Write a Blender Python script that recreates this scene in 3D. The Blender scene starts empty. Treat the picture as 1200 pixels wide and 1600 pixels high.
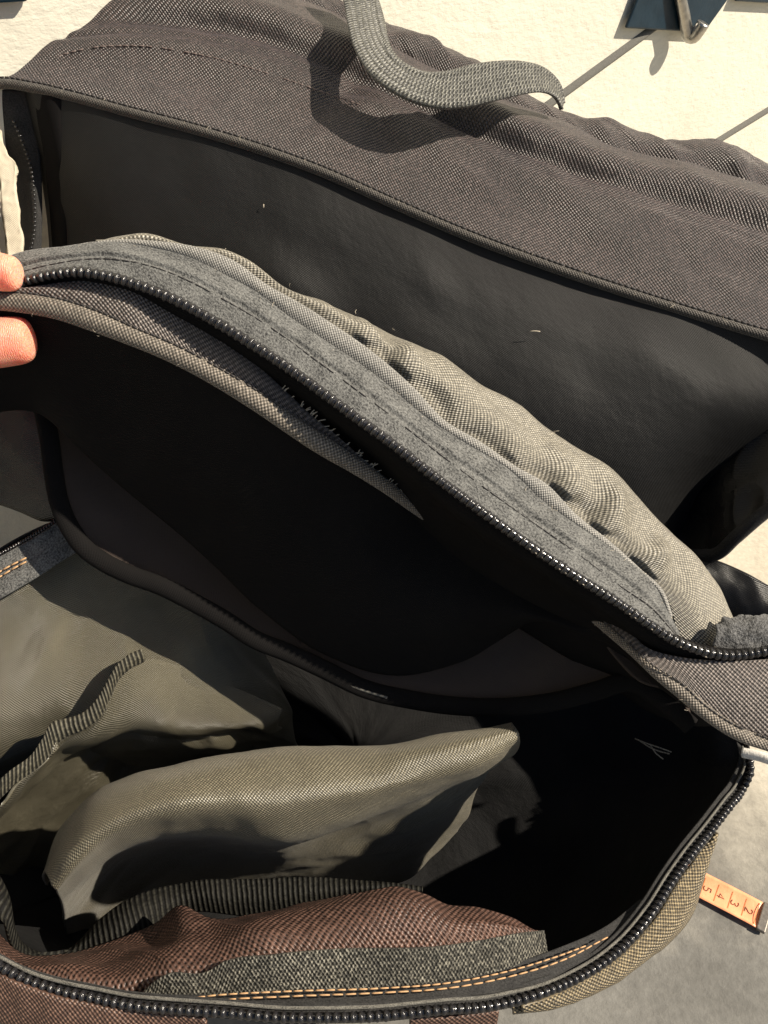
import bpy, bmesh, math, random
import numpy as np
from mathutils import Vector, Matrix

random.seed(7)
rng = np.random.default_rng(7)
SC = bpy.context.scene
COL = SC.collection

# ------------------------------------------------------------------ camera
PITCH = math.radians(40)
CAM_H = 0.583
FPX = 800 / math.tan(math.radians(31))
CAM = np.array([0, 0, CAM_H])
RV = np.array([1.0, 0, 0])
UV_ = np.array([0, math.sin(PITCH), math.cos(PITCH)])
FV = np.array([0, math.cos(PITCH), -math.sin(PITCH)])
cam_d = bpy.data.cameras.new('camera')
cam = bpy.data.objects.new('camera', cam_d)
COL.objects.link(cam)
cam.location = CAM
cam.rotation_euler = (math.pi / 2 - PITCH, 0, 0)
cam_d.sensor_fit = 'VERTICAL'
cam_d.angle = math.radians(62)
cam_d.clip_start = 0.01
cam_d.clip_end = 100
SC.camera = cam

# ------------------------------------------------------------------ light
SUN = 0.74 * RV + 0.43 * UV_ - 0.52 * FV
SUN /= np.linalg.norm(SUN)
world = bpy.data.worlds.new('World')
SC.world = world
world.use_nodes = True
wn = world.node_tree
bg = wn.nodes.get('Background') or wn.nodes.new('ShaderNodeBackground')
sky = wn.nodes.new('ShaderNodeTexSky')
sky.sky_type = 'NISHITA'
sky.sun_disc = False
sky.sun_elevation = math.asin(SUN[2])
sky.sun_rotation = math.atan2(SUN[0], SUN[1])
wn.links.new(sky.outputs[0], bg.inputs[0])
bg.inputs[1].default_value = 0.05
sd = bpy.data.lights.new('sun', 'SUN')
sd.energy = 5.0
sd.angle = math.radians(0.7)
sd.color = (1.0, 0.895, 0.735)
so = bpy.data.objects.new('sun', sd)
COL.objects.link(so)
so.rotation_euler = Vector(SUN).to_track_quat('Z', 'Y').to_euler()
SC.view_settings.view_transform = 'Standard'
SC.view_settings.look = 'None'
SC.view_settings.exposure = 0.72
SC.view_settings.gamma = 1

# ------------------------------------------------------------------ helpers
def pt(px, py, d):
    return CAM + d * (FV + RV * (px - 600) / FPX + UV_ * (800 - py) / FPX)

def pts(lst):
    return np.array([pt(*p) for p in lst])

def pd(xy, dep):
    """pixel trace + depth stops [(x, d), ...] -> list of (x, y, d)"""
    xs, ds = zip(*dep)
    return [(x, y, float(np.interp(x, xs, ds))) for x, y in xy]

def smooth_curve(p, n, closed=False):
    p = np.asarray(p, float)
    if closed:
        q = np.vstack([p[-1], p, p[0], p[1]])
    else:
        q = np.vstack([2 * p[0] - p[1], p, 2 * p[-1] - p[-2]])
    out = []
    for i in range(1, len(q) - 2):
        p0, p1, p2, p3 = q[i - 1], q[i], q[i + 1], q[i + 2]
        d1 = np.linalg.norm(p2 - p1) + 1e-9
        d0 = np.linalg.norm(p1 - p0) + 1e-9
        d2 = np.linalg.norm(p3 - p2) + 1e-9
        m1 = ((p2 - p1) / d1 * d0 + (p1 - p0) / d0 * d1) / (d0 + d1) * d1
        m2 = ((p3 - p2) / d2 * d1 + (p2 - p1) / d1 * d2) / (d1 + d2) * d1
        t = np.linspace(0, 1, 24, endpoint=False)[:, None]
        h = (2*t**3 - 3*t**2 + 1) * p1 + (t**3 - 2*t**2 + t) * m1 + (-2*t**3 + 3*t**2) * p2 + (t**3 - t**2) * m2
        out.append(h)
    out = np.vstack(out + [p[:1] if closed else p[-1:]])
    s = np.r_[0, np.cumsum(np.linalg.norm(np.diff(out, axis=0), axis=1))]
    g = np.linspace(0, s[-1], n)
    return np.stack([np.interp(g, s, out[:, k]) for k in range(3)], 1)

def length(c):
    return float(np.linalg.norm(np.diff(c, axis=0), axis=1).sum())

_perm = rng.random((64, 64))
def vnoise(x, y):
    x = np.asarray(x, float); y = np.asarray(y, float)
    xi = np.floor(x).astype(int); yi = np.floor(y).astype(int)
    fx = x - xi; fy = y - yi
    fx = fx*fx*(3 - 2*fx); fy = fy*fy*(3 - 2*fy)
    g = lambda a, b: _perm[a % 64, b % 64]
    return (g(xi, yi)*(1-fx) + g(xi+1, yi)*fx)*(1-fy) + (g(xi, yi+1)*(1-fx) + g(xi+1, yi+1)*fx)*fy - 0.5

def fbm(x, y, o=3):
    return sum(vnoise(x * 2**k + 17*k, y * 2**k + 5*k) / 2**k for k in range(o))

def sstep(a, b, x):
    t = np.clip((x - a) / (b - a), 0, 1)
    return t*t*(3 - 2*t)

def bump1(x, c, w):
    return np.exp(-((x - c) / w)**2)

def link_mesh(name, verts, faces, mat, parent=None, uvs=None, smooth=True):
    me = bpy.data.meshes.new(name)
    me.from_pydata([tuple(v) for v in verts], [], faces)
    if uvs is not None:
        lay = me.uv_layers.new(name='UVMap')
        vi = np.empty(len(me.loops), int)
        me.loops.foreach_get('vertex_index', vi)
        lay.data.foreach_set('uv', np.asarray(uvs, float)[vi].ravel())
    if smooth:
        me.polygons.foreach_set('use_smooth', [True] * len(me.polygons))
    if mat:
        me.materials.append(mat)
    me.update()
    o = bpy.data.objects.new(name, me)
    COL.objects.link(o)
    if parent is not None:
        o.parent = parent
    return o

def sheet(name, rows, mat, parent, nu=160, nv=40, disp=None, thick=0.0014, closed=False, lin=False, flip=False):
    """cloth lofted through 3-D rows, displaced along its normal, given real thickness"""
    R_ = np.array([smooth_curve(pts(r) if not isinstance(r, np.ndarray) else r, nu, closed) for r in rows])
    G = np.empty((nv, nu, 3))
    if len(rows) == 2 or lin:
        tt = np.linspace(0, len(rows) - 1, nv)
        i = np.minimum(tt.astype(int), len(rows) - 2)
        f = (tt - i)[:, None, None]
        G = R_[i] * (1 - f) + R_[i + 1] * f
    else:
        for j in range(nu):
            G[:, j] = smooth_curve(R_[:, j], nv)
    du = np.linalg.norm(np.diff(G, axis=1), axis=2).mean(0)
    u = np.r_[0, np.cumsum(du)]
    dv = np.linalg.norm(np.diff(G, axis=0), axis=2)
    v = np.vstack([np.zeros(nu), np.cumsum(dv, 0)])
    uu = np.tile(u, (nv, 1))
    if disp is not None:
        N = np.cross(np.gradient(G, axis=1), np.gradient(G, axis=0))
        N /= np.linalg.norm(N, axis=2, keepdims=True) + 1e-12
        s = np.sign(np.sum(N * (CAM - G), axis=2))
        N *= np.sign(np.median(s))
        U, V = np.meshgrid(np.linspace(0, 1, nu), np.linspace(0, 1, nv))
        G = G + N * disp(U, V, uu, v)[..., None]
    idx = np.arange(nv * nu).reshape(nv, nu)
    a, b, c, d = idx[:-1, :-1].ravel(), idx[:-1, 1:].ravel(), idx[1:, 1:].ravel(), idx[1:, :-1].ravel()
    # front faces towards the viewer
    k = (nv // 2, nu // 2)
    n = np.cross(G[k[0], k[1] + 1] - G[k], G[k[0] + 1, k[1]] - G[k])
    fr = np.stack([a, b, c, d], 1) if np.dot(n, CAM - G[k]) > 0 else np.stack([a, d, c, b], 1)
    if flip:
        fr = fr[:, ::-1]
    o = link_mesh(name, G.reshape(-1, 3), fr.tolist(), mat, parent, np.stack([uu.ravel(), v.ravel()], 1))
    if thick:
        m = o.modifiers.new('thickness', 'SOLIDIFY')
        m.thickness = thick
        m.offset = -1
    return o

def frames(c):
    T = np.gradient(c, axis=0)
    T /= np.linalg.norm(T, axis=1, keepdims=True)
    toC = CAM - c
    toC /= np.linalg.norm(toC, axis=1, keepdims=True)
    B = np.cross(T, toC)
    B /= np.linalg.norm(B, axis=1, keepdims=True)
    N = np.cross(B, T)
    return T, B, N

def tube(name, c, r, mat, parent, seg=12, flat=1.0, raw=False, closed_uv=True):
    """tube along points c (n,3); r radius or array; flat squashes it towards the viewer"""
    c = np.asarray(c)
    n = len(c)
    r = np.broadcast_to(np.asarray(r, float), (n,))
    T, B, N = frames(c)
    ang = np.linspace(0, 2*np.pi, seg + 1)
    V = c[:, None] + r[:, None, None] * (np.cos(ang)[None, :, None] * B[:, None] + flat * np.sin(ang)[None, :, None] * N[:, None])
    s = np.r_[0, np.cumsum(np.linalg.norm(np.diff(c, axis=0), axis=1))]
    uv = np.stack([np.repeat(s, seg + 1), np.tile(ang * r.mean(), n)], 1)
    idx = np.arange(n * (seg + 1)).reshape(n, seg + 1)
    F = np.stack([idx[:-1, :-1].ravel(), idx[1:, :-1].ravel(), idx[1:, 1:].ravel(), idx[:-1, 1:].ravel()], 1).tolist()
    F.append(idx[0, :-1].tolist()); F.append(idx[-1, :-1][::-1].tolist())
    if raw:
        return V.reshape(-1, 3), F, uv
    return link_mesh(name, V.reshape(-1, 3), F, mat, parent, uv)

def join_raw(name, raws, mat, parent, kind=None):
    Vs, Fs, Us, k = [], [], [], 0
    for v, f, uv in raws:
        Vs.append(v); Us.append(uv)
        Fs += [[i + k for i in q] for q in f]
        k += len(v)
    o = link_mesh(name, np.vstack(Vs), Fs, mat, parent, np.vstack(Us))
    if kind:
        o['kind'] = kind
    return o

def thing(name, label, cat, loc=(0, 0, 0), group=None):
    o = bpy.data.objects.new(name, None)
    COL.objects.link(o)
    o.location = loc
    o.empty_display_size = 0.02
    o['label'] = label; o['category'] = cat
    if group:
        o['group'] = group
    return o

def adopt(root, o):
    """keep the world position of a mesh built in world space below a moved Empty"""
    o.parent = root
    o.matrix_parent_inverse = Matrix.Translation(root.location).inverted()
    return o

# ------------------------------------------------------------------ materials
class NT:
    def __init__(s, name):
        s.m = bpy.data.materials.new(name)
        s.m.use_nodes = True
        s.t = s.m.node_tree
        s.t.nodes.clear()
        s.out = s.new('ShaderNodeOutputMaterial')
        s.b = s.new('ShaderNodeBsdfPrincipled')
        s.t.links.new(s.b.outputs[0], s.out.inputs[0])
    def new(s, ty, **kw):
        n = s.t.nodes.new(ty)
        for k, v in kw.items():
            setattr(n, k, v)
        return n
    def lk(s, a, b):
        s.t.links.new(a, b)
    def val(s, sock, x):
        if hasattr(x, 'is_output'):
            s.lk(x, sock)
        else:
            sock.default_value = x
    def math(s, op, a, b=0.0, c=None):
        n = s.new('ShaderNodeMath', operation=op)
        s.val(n.inputs[0], a); s.val(n.inputs[1], b)
        if c is not None:
            s.val(n.inputs[2], c)
        return n.outputs[0]
    def mix(s, f, a, b):
        n = s.new('ShaderNodeMix', data_type='RGBA')
        s.val(n.inputs[0], f)
        s.val(n.inputs[6], a if hasattr(a, 'is_output') else (*a, 1))
        s.val(n.inputs[7], b if hasattr(b, 'is_output') else (*b, 1))
        return n.outputs[2]
    def uv(s):
        n = s.new('ShaderNodeUVMap'); n.uv_map = 'UVMap'
        sp = s.new('ShaderNodeSeparateXYZ')
        s.lk(n.outputs[0], sp.inputs[0])
        return n.outputs[0], sp.outputs[0], sp.outputs[1]
    def obj(s):
        return s.new('ShaderNodeTexCoord').outputs['Object']
    def noise(s, vec, scale, detail=3, rough=0.55):
        n = s.new('ShaderNodeTexNoise')
        s.lk(vec, n.inputs['Vector'])
        n.inputs['Scale'].default_value = scale
        n.inputs['Detail'].default_value = detail
        n.inputs['Roughness'].default_value = rough
        return n.outputs['Fac']
    def ramp(s, f, a, b):
        n = s.new('ShaderNodeMapRange')
        s.val(n.inputs[0], f)
        n.inputs[1].default_value = a; n.inputs[2].default_value = b
        return n.outputs[0]
    def bump(s, h, dist, strength=1.0, prev=None):
        n = s.new('ShaderNodeBump')
        s.val(n.inputs['Height'], h)
        n.inputs['Distance'].default_value = dist
        n.inputs['Strength'].default_value = strength
        if prev is not None:
            s.lk(prev, n.inputs['Normal'])
        return n.outputs[0]
    def fin(s, color, rough=0.6, spec=0.4, normal=None, sheen=0.0, metal=0.0, sheen_tint=(1, 1, 1)):
        s.val(s.b.inputs['Base Color'], color if hasattr(color, 'is_output') else (*color, 1))
        s.val(s.b.inputs['Roughness'], rough)
        s.val(s.b.inputs['Specular IOR Level'], spec)
        s.b.inputs['Metallic'].default_value = metal
        s.b.inputs['Sheen Weight'].default_value = sheen
        s.b.inputs['Sheen Roughness'].default_value = 0.4
        s.b.inputs['Sheen Tint'].default_value = (*sheen_tint, 1)
        if normal is not None:
            s.lk(normal, s.b.inputs['Normal'])
        return s.m

def weave(name, lo, hi, pu, pv, depth=0.0005, rough=0.55, spec=0.4, sheen=0.0, warp=0.0004, mode='plain', speck=0.35, patch=0.25, tint=(1, 1, 1), jitter=0.5, yarn_amt=0.8):
    """woven cloth: pu, pv are the thread periods in metres along the sheet's own UV metric"""
    n = NT(name)
    vec, u, v = n.uv()
    wob = n.math('MULTIPLY', n.math('SUBTRACT', n.noise(vec, 90, 2), 0.5), warp * 2)
    wob2 = n.math('MULTIPLY', n.math('SUBTRACT', n.noise(vec, 60, 2), 0.5), warp * 2)
    su = n.math('SINE', n.math('MULTIPLY', n.math('ADD', u, wob), 2*math.pi/pu))
    sv = n.math('SINE', n.math('MULTIPLY', n.math('ADD', v, wob2), 2*math.pi/pv))
    if mode == 'plain':
        h = n.math('MULTIPLY_ADD', n.math('MULTIPLY', su, sv), 0.5, 0.5)
    elif mode == 'rib':
        h = n.math('MULTIPLY_ADD', su, 0.5, 0.5)
    elif mode == 'mesh':
        h = n.math('MULTIPLY_ADD', n.math('MULTIPLY', su, sv), -0.5, 0.5)
        h = n.math('POWER', h, 0.5)
    else:
        d = n.math('ADD', n.math('MULTIPLY', u, 2*math.pi/pu), n.math('MULTIPLY', v, 2*math.pi/pv))
        h = n.math('MULTIPLY_ADD', n.math('SINE', d), 0.5, 0.5)
    fine = n.noise(vec, 1.1 / min(pu, pv), 2, 0.7)
    cc = n.new('ShaderNodeCombineXYZ')
    n.val(cc.inputs[0], n.math('FLOOR', n.math('MULTIPLY', n.math('ADD', u, wob), 2 / pu)))
    n.val(cc.inputs[1], n.math('FLOOR', n.math('MULTIPLY', n.math('ADD', v, wob2), 2 / pv)))
    wn_ = n.new('ShaderNodeTexWhiteNoise', noise_dimensions='2D')
    n.lk(cc.outputs[0], wn_.inputs['Vector'])
    yarn = wn_.outputs['Value']
    hh = n.math('ADD', h, n.math('MULTIPLY', n.math('SUBTRACT', fine, 0.5), jitter))
    f = n.ramp(hh, 0.15, 0.95)
    big = n.ramp(n.noise(vec, 22, 4), 0.3, 0.7)
    sp = n.ramp(fine, 0.55, 0.8)
    f2 = n.math('MULTIPLY', n.math('POWER', f, 1.3), n.math('MULTIPLY_ADD', big, patch, 1 - patch))
    f2 = n.math('MULTIPLY', f2, n.math('MULTIPLY_ADD', yarn, yarn_amt, 1 - yarn_amt * .55))
    f3 = n.math('ADD', f2, n.math('MULTIPLY', sp, speck))
    col = n.mix(f3, lo, hi)  # yarn highlights and shade in the gaps are mixed into the colour
    nm = n.bump(hh, depth)
    r = n.math('MULTIPLY_ADD', f, -0.12, rough + 0.08)
    return n.fin(col, r, spec, nm, sheen, sheen_tint=tint)

def melange(name, lo, hi, scale, depth=0.0003, rough=0.8, sheen=0.2, spec=0.25):
    n = NT(name)
    vec, u, v = n.uv()
    f = n.noise(vec, scale, 2, 0.75)
    g = n.noise(vec, scale * 0.12, 2)
    k = n.ramp(n.math('MULTIPLY_ADD', g, 0.35, f), 0.48, 0.86)
    nm = n.bump(f, depth)
    return n.fin(n.mix(k, lo, hi), rough, spec, nm, sheen)

def coated(name, base, base2, rough=0.38, spec=0.5, sheen=0.0, crease=0.0004, grain=0.00008, pitch=0.0011):
    n = NT(name)
    vec, u, v = n.uv()
    big = n.noise(vec, 14, 5, 0.6)
    su = n.math('SINE', n.math('MULTIPLY', u, 2*math.pi/pitch))
    sv = n.math('SINE', n.math('MULTIPLY', v, 2*math.pi/pitch))
    w = n.math('MULTIPLY', su, sv)
    n1 = n.bump(n.noise(vec, 45, 5, 0.6), crease)
    n2 = n.bump(w, grain, 1.0, n1)
    r = n.math('MULTIPLY_ADD', n.noise(vec, 30, 3), 0.3, rough - 0.12)
    return n.fin(n.mix(n.ramp(big, 0.3, 0.7), base, base2), r, spec, n2, sheen)

def plastic(name, base, rough=0.3, spec=0.5, metal=0.0, sc=400, bd=0.00005):
    n = NT(name)
    vec = n.obj()
    f = n.noise(vec, sc, 3)
    nm = n.bump(f, bd)
    c2 = tuple(min(1, x*1.35 + 0.004) for x in base)
    return n.fin(n.mix(n.ramp(f, 0.3, 0.7), base, c2), n.math('MULTIPLY_ADD', f, 0.2, rough - 0.1), spec, nm, metal=metal)

M = {}
M['canvas'] = weave('brown_canvas', (0.007, 0.005, 0.0048), (0.110, 0.079, 0.072), 0.0022, 0.0022, 0.0007, 0.42, 0.6, 0.12, tint=(.9, .85, 1), yarn_amt=1.3, patch=.55)
M['lining_black'] = coated('black_lining', (0.0062, 0.0062, 0.0064), (0.0115, 0.0114, 0.0115), 0.42, 0.22, crease=0.0007)
M['gloss_black'] = coated('glossy_black_coating', (0.0035, 0.0035, 0.004), (0.006, 0.0058, 0.006), 0.24, 0.45)
M['olive'] = coated('olive_grey_lining', (0.070, 0.063, 0.043), (0.125, 0.113, 0.079), 0.31, 0.9, crease=0.0022, grain=0.00022)
M['pad'] = weave('grey_oxford_cloth', (0.075, 0.069, 0.056), (0.42, 0.385, 0.31), 0.0019, 0.0019, 0.00045, 0.4, 0.6, 0.1)
M['pad_edge'] = weave('grey_cloth_hem', (0.12, 0.117, 0.11), (0.36, 0.345, 0.315), 0.0014, 0.0014, 0.0003, 0.48, 0.45, 0.2)
M['tape'] = melange('heather_zip_tape', (0.012, 0.0128, 0.014), (0.19, 0.19, 0.182), 1000, 0.0006)
M['tape_dark'] = melange('dark_zip_tape', (0.008, 0.008, 0.0085), (0.038, 0.037, 0.036), 1100, sheen=0.05)
M['coil'] = plastic('black_nylon_coil', (0.011, 0.0105, 0.012), 0.2, 0.65)
M['hem'] = weave('dark_hem_canvas', (0.022, 0.018, 0.0165), (0.25, 0.21, 0.188), 0.0021, 0.0021, 0.0005, 0.45, 0.5, 0.12)
M['binding'] = weave('grey_binding', (0.055, 0.048, 0.039), (0.33, 0.285, 0.235), 0.0017, 0.0017, 0.00035, 0.5, 0.4, 0.15)
M['piping'] = weave('black_piping', (0.02, 0.018, 0.016), (0.13, 0.115, 0.10), 0.0016, 0.0016, 0.0003, 0.6, 0.35, 0.2)
M['strap'] = weave('grey_webbing', (0.010, 0.0105, 0.011), (0.225, 0.22, 0.185), 0.0021, 0.0060, 0.0008, 0.42, 0.55, 0.15, jitter=.8)
M['khaki'] = weave('khaki_webbing', (0.018, 0.013, 0.007), (0.36, 0.285, 0.165), 0.0026, 0.0024, 0.0008, 0.45, 0.5, 0.05)
M['rib_light'] = weave('ribbed_olive_elastic', (0.010, 0.0095, 0.007), (0.12, 0.11, 0.08), 0.0022, 0.002, 0.0005, 0.6, 0.2, 0.05, mode='rib', jitter=0.9)
M['rib'] = weave('ribbed_elastic', (0.003, 0.0029, 0.0027), (0.026, 0.025, 0.020), 0.0026, 0.002, 0.0006, 0.65, 0.15, 0.0, mode='rib', jitter=0.9)
M['mesh'] = weave('brown_mesh', (0.010, 0.0046, 0.004), (0.165, 0.092, 0.069), 0.0026, 0.0034, 0.0009, 0.45, 0.45, 0.0, mode='mesh', patch=0.55)
M['brown'] = weave('red_brown_cloth', (0.032, 0.015, 0.011), (0.20, 0.115, 0.080), 0.0021, 0.0021, 0.0005, 0.45, 0.5, 0.0)
M['taupe'] = coated('taupe_lining', (0.046, 0.036, 0.031), (0.058, 0.046, 0.04), 0.8, 0.1)
M['roll'] = weave('olive_nylon', (0.040, 0.035, 0.023), (0.29, 0.258, 0.178), 0.0016, 0.0016, 0.00035, 0.36, 0.75, 0.1, speck=.25, jitter=.4, yarn_amt=.5, patch=.35)
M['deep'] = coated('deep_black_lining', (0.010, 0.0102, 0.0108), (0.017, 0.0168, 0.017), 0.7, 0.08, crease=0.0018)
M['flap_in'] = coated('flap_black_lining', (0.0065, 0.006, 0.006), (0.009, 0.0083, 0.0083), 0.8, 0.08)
M['velcro'] = melange('loop_pile', (0.02, 0.02, 0.021), (0.16, 0.16, 0.16), 900, 0.0012)
M['thread'] = plastic('orange_thread', (0.40, 0.245, 0.125), 0.6, 0.3, sc=2500, bd=0.0001)
M['thread_dark'] = plastic('dark_thread', (0.035, 0.032, 0.032), 0.6, 0.3)
M['thread_brown'] = plastic('brown_thread', (0.13, 0.10, 0.09), 0.6, 0.3)
M['thread_pale'] = plastic('pale_thread', (0.34, 0.30, 0.24), 0.7, 0.3)
M['loop_tape'] = weave('loop_tape_pile', (0.007, 0.007, 0.006), (0.26, 0.245, 0.20), 0.0017, 0.0024, 0.0007, 0.65, 0.3, 0.05, patch=.8, speck=.5, jitter=1.8, yarn_amt=1.3)
M['zigzag'] = melange('grey_zip_edge', (0.02, 0.02, 0.018), (0.20, 0.19, 0.165), 1600)

def wall_mat():
    n = NT('cream_stucco')
    vec = n.obj()
    f = n.noise(vec, 60, 6, 0.62)
    g = n.noise(vec, 9, 3)
    m = n.new('ShaderNodeMapping'); m.inputs['Scale'].default_value = (1, 1, 2.3)
    m.inputs['Rotation'].default_value = (0.3, 0.4, 0.5)
    n.lk(vec, m.inputs['Vector'])
    t = n.noise(m.outputs[0], 120, 3, 0.6)
    col = n.mix(n.ramp(g, 0.3, 0.7), (0.57, 0.545, 0.46), (0.645, 0.62, 0.53))
    pits = n.ramp(n.noise(vec, 75, 2), 0.70, 0.76)
    col = n.mix(n.math('MULTIPLY', pits, 0.35), col, (0.45, 0.40, 0.32))
    nm = n.bump(f, 0.0024, 0.5, n.bump(t, 0.0012, 0.5))
    return n.fin(col, 0.85, 0.2, nm)

def ground_mat():
    n = NT('concrete')
    vec = n.obj()
    sp = n.new('ShaderNodeSeparateXYZ'); n.lk(vec, sp.inputs[0])
    big = n.noise(vec, 11, 5, 0.62)
    fine = n.noise(vec, 160, 4, 0.65)
    # pale concrete towards the wall, darker grey concrete in front
    e = n.math('ADD', sp.outputs[1], n.math('MULTIPLY', n.math('SUBTRACT', big, 0.5), 0.22))
    k = n.ramp(e, 0.24, 0.42)
    a = n.mix(n.ramp(big, 0.35, 0.68), (0.125, 0.121, 0.112), (0.205, 0.20, 0.185))
    b = n.mix(n.ramp(big, 0.3, 0.7), (0.40, 0.365, 0.30), (0.50, 0.46, 0.385))
    c = n.mix(k, a, b)
    s = n.math('MULTIPLY_ADD', fine, 0.7, 0.65)
    mul = n.new('ShaderNodeMix', data_type='RGBA', blend_type='MULTIPLY')
    mul.inputs[0].default_value = 1
    n.lk(c, mul.inputs[6])
    cc = n.new('ShaderNodeCombineColor')
    for i in range(3):
        n.lk(s, cc.inputs[i])
    n.lk(cc.outputs[0], mul.inputs[7])
    nm = n.bump(fine, 0.0012, 0.6, n.bump(big, 0.004, 0.4))
    return n.fin(mul.outputs[2], 0.8, 0.3, nm)

def skin_mat():
    n = NT('skin')
    vec = n.obj()
    f = n.noise(vec, 120, 4)
    g = n.noise(vec, 900, 2)
    col = n.mix(n.ramp(f, 0.3, 0.7), (0.82, 0.27, 0.18), (0.90, 0.40, 0.28))
    wv = n.new('ShaderNodeTexWave'); n.lk(vec, wv.inputs['Vector']); wv.inputs['Scale'].default_value = 420; wv.inputs['Distortion'].default_value = 6; wv.inputs['Detail Scale'].default_value = 1.5
    nm = n.bump(g, 0.0002, 0.7, n.bump(wv.outputs['Fac'], 0.00022, 0.8, n.bump(f, 0.0008, 0.6)))
    m = n.fin(col, 0.42, 0.45, nm)
    n.b.inputs['Subsurface Weight'].default_value = 0.6
    n.b.inputs['Subsurface Radius'].default_value = (1.0, 0.2, 0.08)
    n.b.inputs['Subsurface Scale'].default_value = 0.011
    return m
M['skin'] = skin_mat()
M['wall'] = wall_mat()
M['ground'] = ground_mat()
M['lit_wall_strip'] = coated('sunlit_wall_tone', (0.42, 0.37, 0.28), (0.60, 0.55, 0.44), 0.85, 0.15, crease=0.002)  # tone of the strip added in place of sunlit wall
M['blue'] = plastic('petrol_blue_paint', (0.002, 0.014, 0.026), 0.4, 0.3, sc=60, bd=0.0006)
M['steel'] = plastic('worn_steel', (0.32, 0.31, 0.29), 0.32, 0.5, metal=1.0, sc=300, bd=0.0003)
M['shadow_strip'] = plastic('shadow_grey', (0.105, 0.102, 0.092), 0.8, 0.15, sc=700, bd=0.0002)  # flat grey of the strips laid for shadow lines
M['tape_orange'] = plastic('orange_tape_paint', (0.88, 0.31, 0.16), 0.35, 0.45, sc=90, bd=0.0008)
M['ink'] = plastic('brown_ink', (0.10, 0.035, 0.015), 0.6, 0.3)
M['ink_light'] = plastic('faint_ink_line', (0.42, 0.15, 0.05), 0.6, 0.3)
M['clip'] = plastic('tarnished_clip', (0.16, 0.145, 0.13), 0.45, 0.5, metal=0.8)
M['white'] = plastic('white_cord', (0.62, 0.60, 0.56), 0.6, 0.3, sc=900, bd=0.0003)

# ------------------------------------------------------------------ setting
def plane(name, c, ax, ay, mat, n=2):
    ax = np.array(ax, float); ay = np.array(ay, float); c = np.array(c, float)
    o = link_mesh(name, [c - ax - ay, c + ax - ay, c + ax + ay, c - ax + ay], [[0, 1, 2, 3]], mat, smooth=False)
    o['kind'] = 'structure'
    return o

plane('ground', (0, 4, 0), (12, 0, 0), (0, 14, 0), M['ground'])
WROT = math.radians(35)
WT = np.array([math.cos(WROT), math.sin(WROT), 0])
WN = np.array([math.sin(WROT), -math.cos(WROT), 0])
W0 = np.array([0, 0.66, 0])
def wall_pt(px, py, off=0.0):
    d = pt(px, py, 1) - CAM
    t = np.dot(W0 + WN * off - CAM, WN) / np.dot(d, WN)
    return CAM + d * t
wl = []
for s in (-1, 1):
    for (x, z) in ((-4, -0.05), (4, -0.05), (4, 2.4), (-4, 2.4)):
        wl.append(W0 + WT * x + np.array([0, 0, z]) - WN * (0 if s > 0 else 0.15))
wo = link_mesh('wall', wl, [[4, 5, 6, 7], [3, 2, 1, 0], [0, 1, 5, 4], [1, 2, 6, 5], [2, 3, 7, 6], [3, 0, 4, 7]], M['wall'], smooth=False)
wo['label'] = 'sunlit cream stucco wall with rough trowelled plaster behind the bag'
wo['category'] = 'wall'

def plate(name, corners, thick, off, label, group, mat):
    """flat bar standing off the wall by off; corners in photo order projected on that plane"""
    root = thing(name, label, 'metal plate', group=group)
    f = [wall_pt(x, y, off + thick) for x, y in corners]
    root.location = np.mean(f, 0)
    b = [p - WN * thick for p in f]
    n = len(f)
    o = link_mesh('panel', f + b, [list(range(n)), list(range(2*n - 1, n - 1, -1))] + [[i, i + n, (i + 1) % n + n, (i + 1) % n] for i in range(n)], mat, smooth=False)
    m = o.modifiers.new('edge', 'BEVEL'); m.width = 0.0012; m.segments = 2
    return root, adopt(root, o)

root, pl = plate('blue_plate', [(979, 44), (1101, 51), (1139, -2), (1190, -75), (1030, -95), (996, 0)], 0.003, 0.004,
                 'petrol blue metal plate carrying a bent steel hook high on the wall', 'blue plates fixed to the wall', M['blue'])
hk = []
for (x, y, off) in [(1046, -60, .008), (1060, -15, .011), (1068, 20, .012), (1073, 46, .0125), (1077, 57, .014), (1083, 58, .017), (1090, 50, .020), (1099, 36, .023)]:
    hk.append(wall_pt(x, y, off))
ho = tube('hook', smooth_curve(np.array(hk), 48), np.linspace(.0042, .0056, 48), M['steel'], None, 16)
adopt(root, ho)
plate('blue_plate', [(-60, 8), (42, 3), (52, -12), (60, -60), (-60, -60)], 0.003, 0.004,
      'corner of a dark blue metal plate above the left end of the bag', 'blue plates fixed to the wall', M['blue'])
plate('blue_plate', [(1150, 2), (1290, 10), (1290, -40), (1168, -40)], 0.003, 0.004,
      'thin sliver of blue metal plate in the corner right of the hook', 'blue plates fixed to the wall', M['blue'])

def shadow_strip(a, b, w, label):  # flat grey strip laid on the wall in place of a cast shadow
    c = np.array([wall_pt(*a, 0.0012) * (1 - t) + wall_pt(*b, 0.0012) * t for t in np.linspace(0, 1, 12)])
    o = tube('shadow_strip', c, w, M['shadow_strip'], None, 10, 0.3)
    o['label'] = label; o['category'] = 'shadow_strip'; o['group'] = 'grey strips standing for shadow lines on the wall'
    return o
shadow_strip((1036, 32), (840, 175), 0.0034, 'flat grey strip standing for a shadow line on the wall, running from below the hooked plate to the carry handle')
shadow_strip((1290, 116), (1060, 257), 0.0030, 'flat grey strip standing for a shadow line on the wall, meeting the bag lid to the right of the handle')

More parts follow.
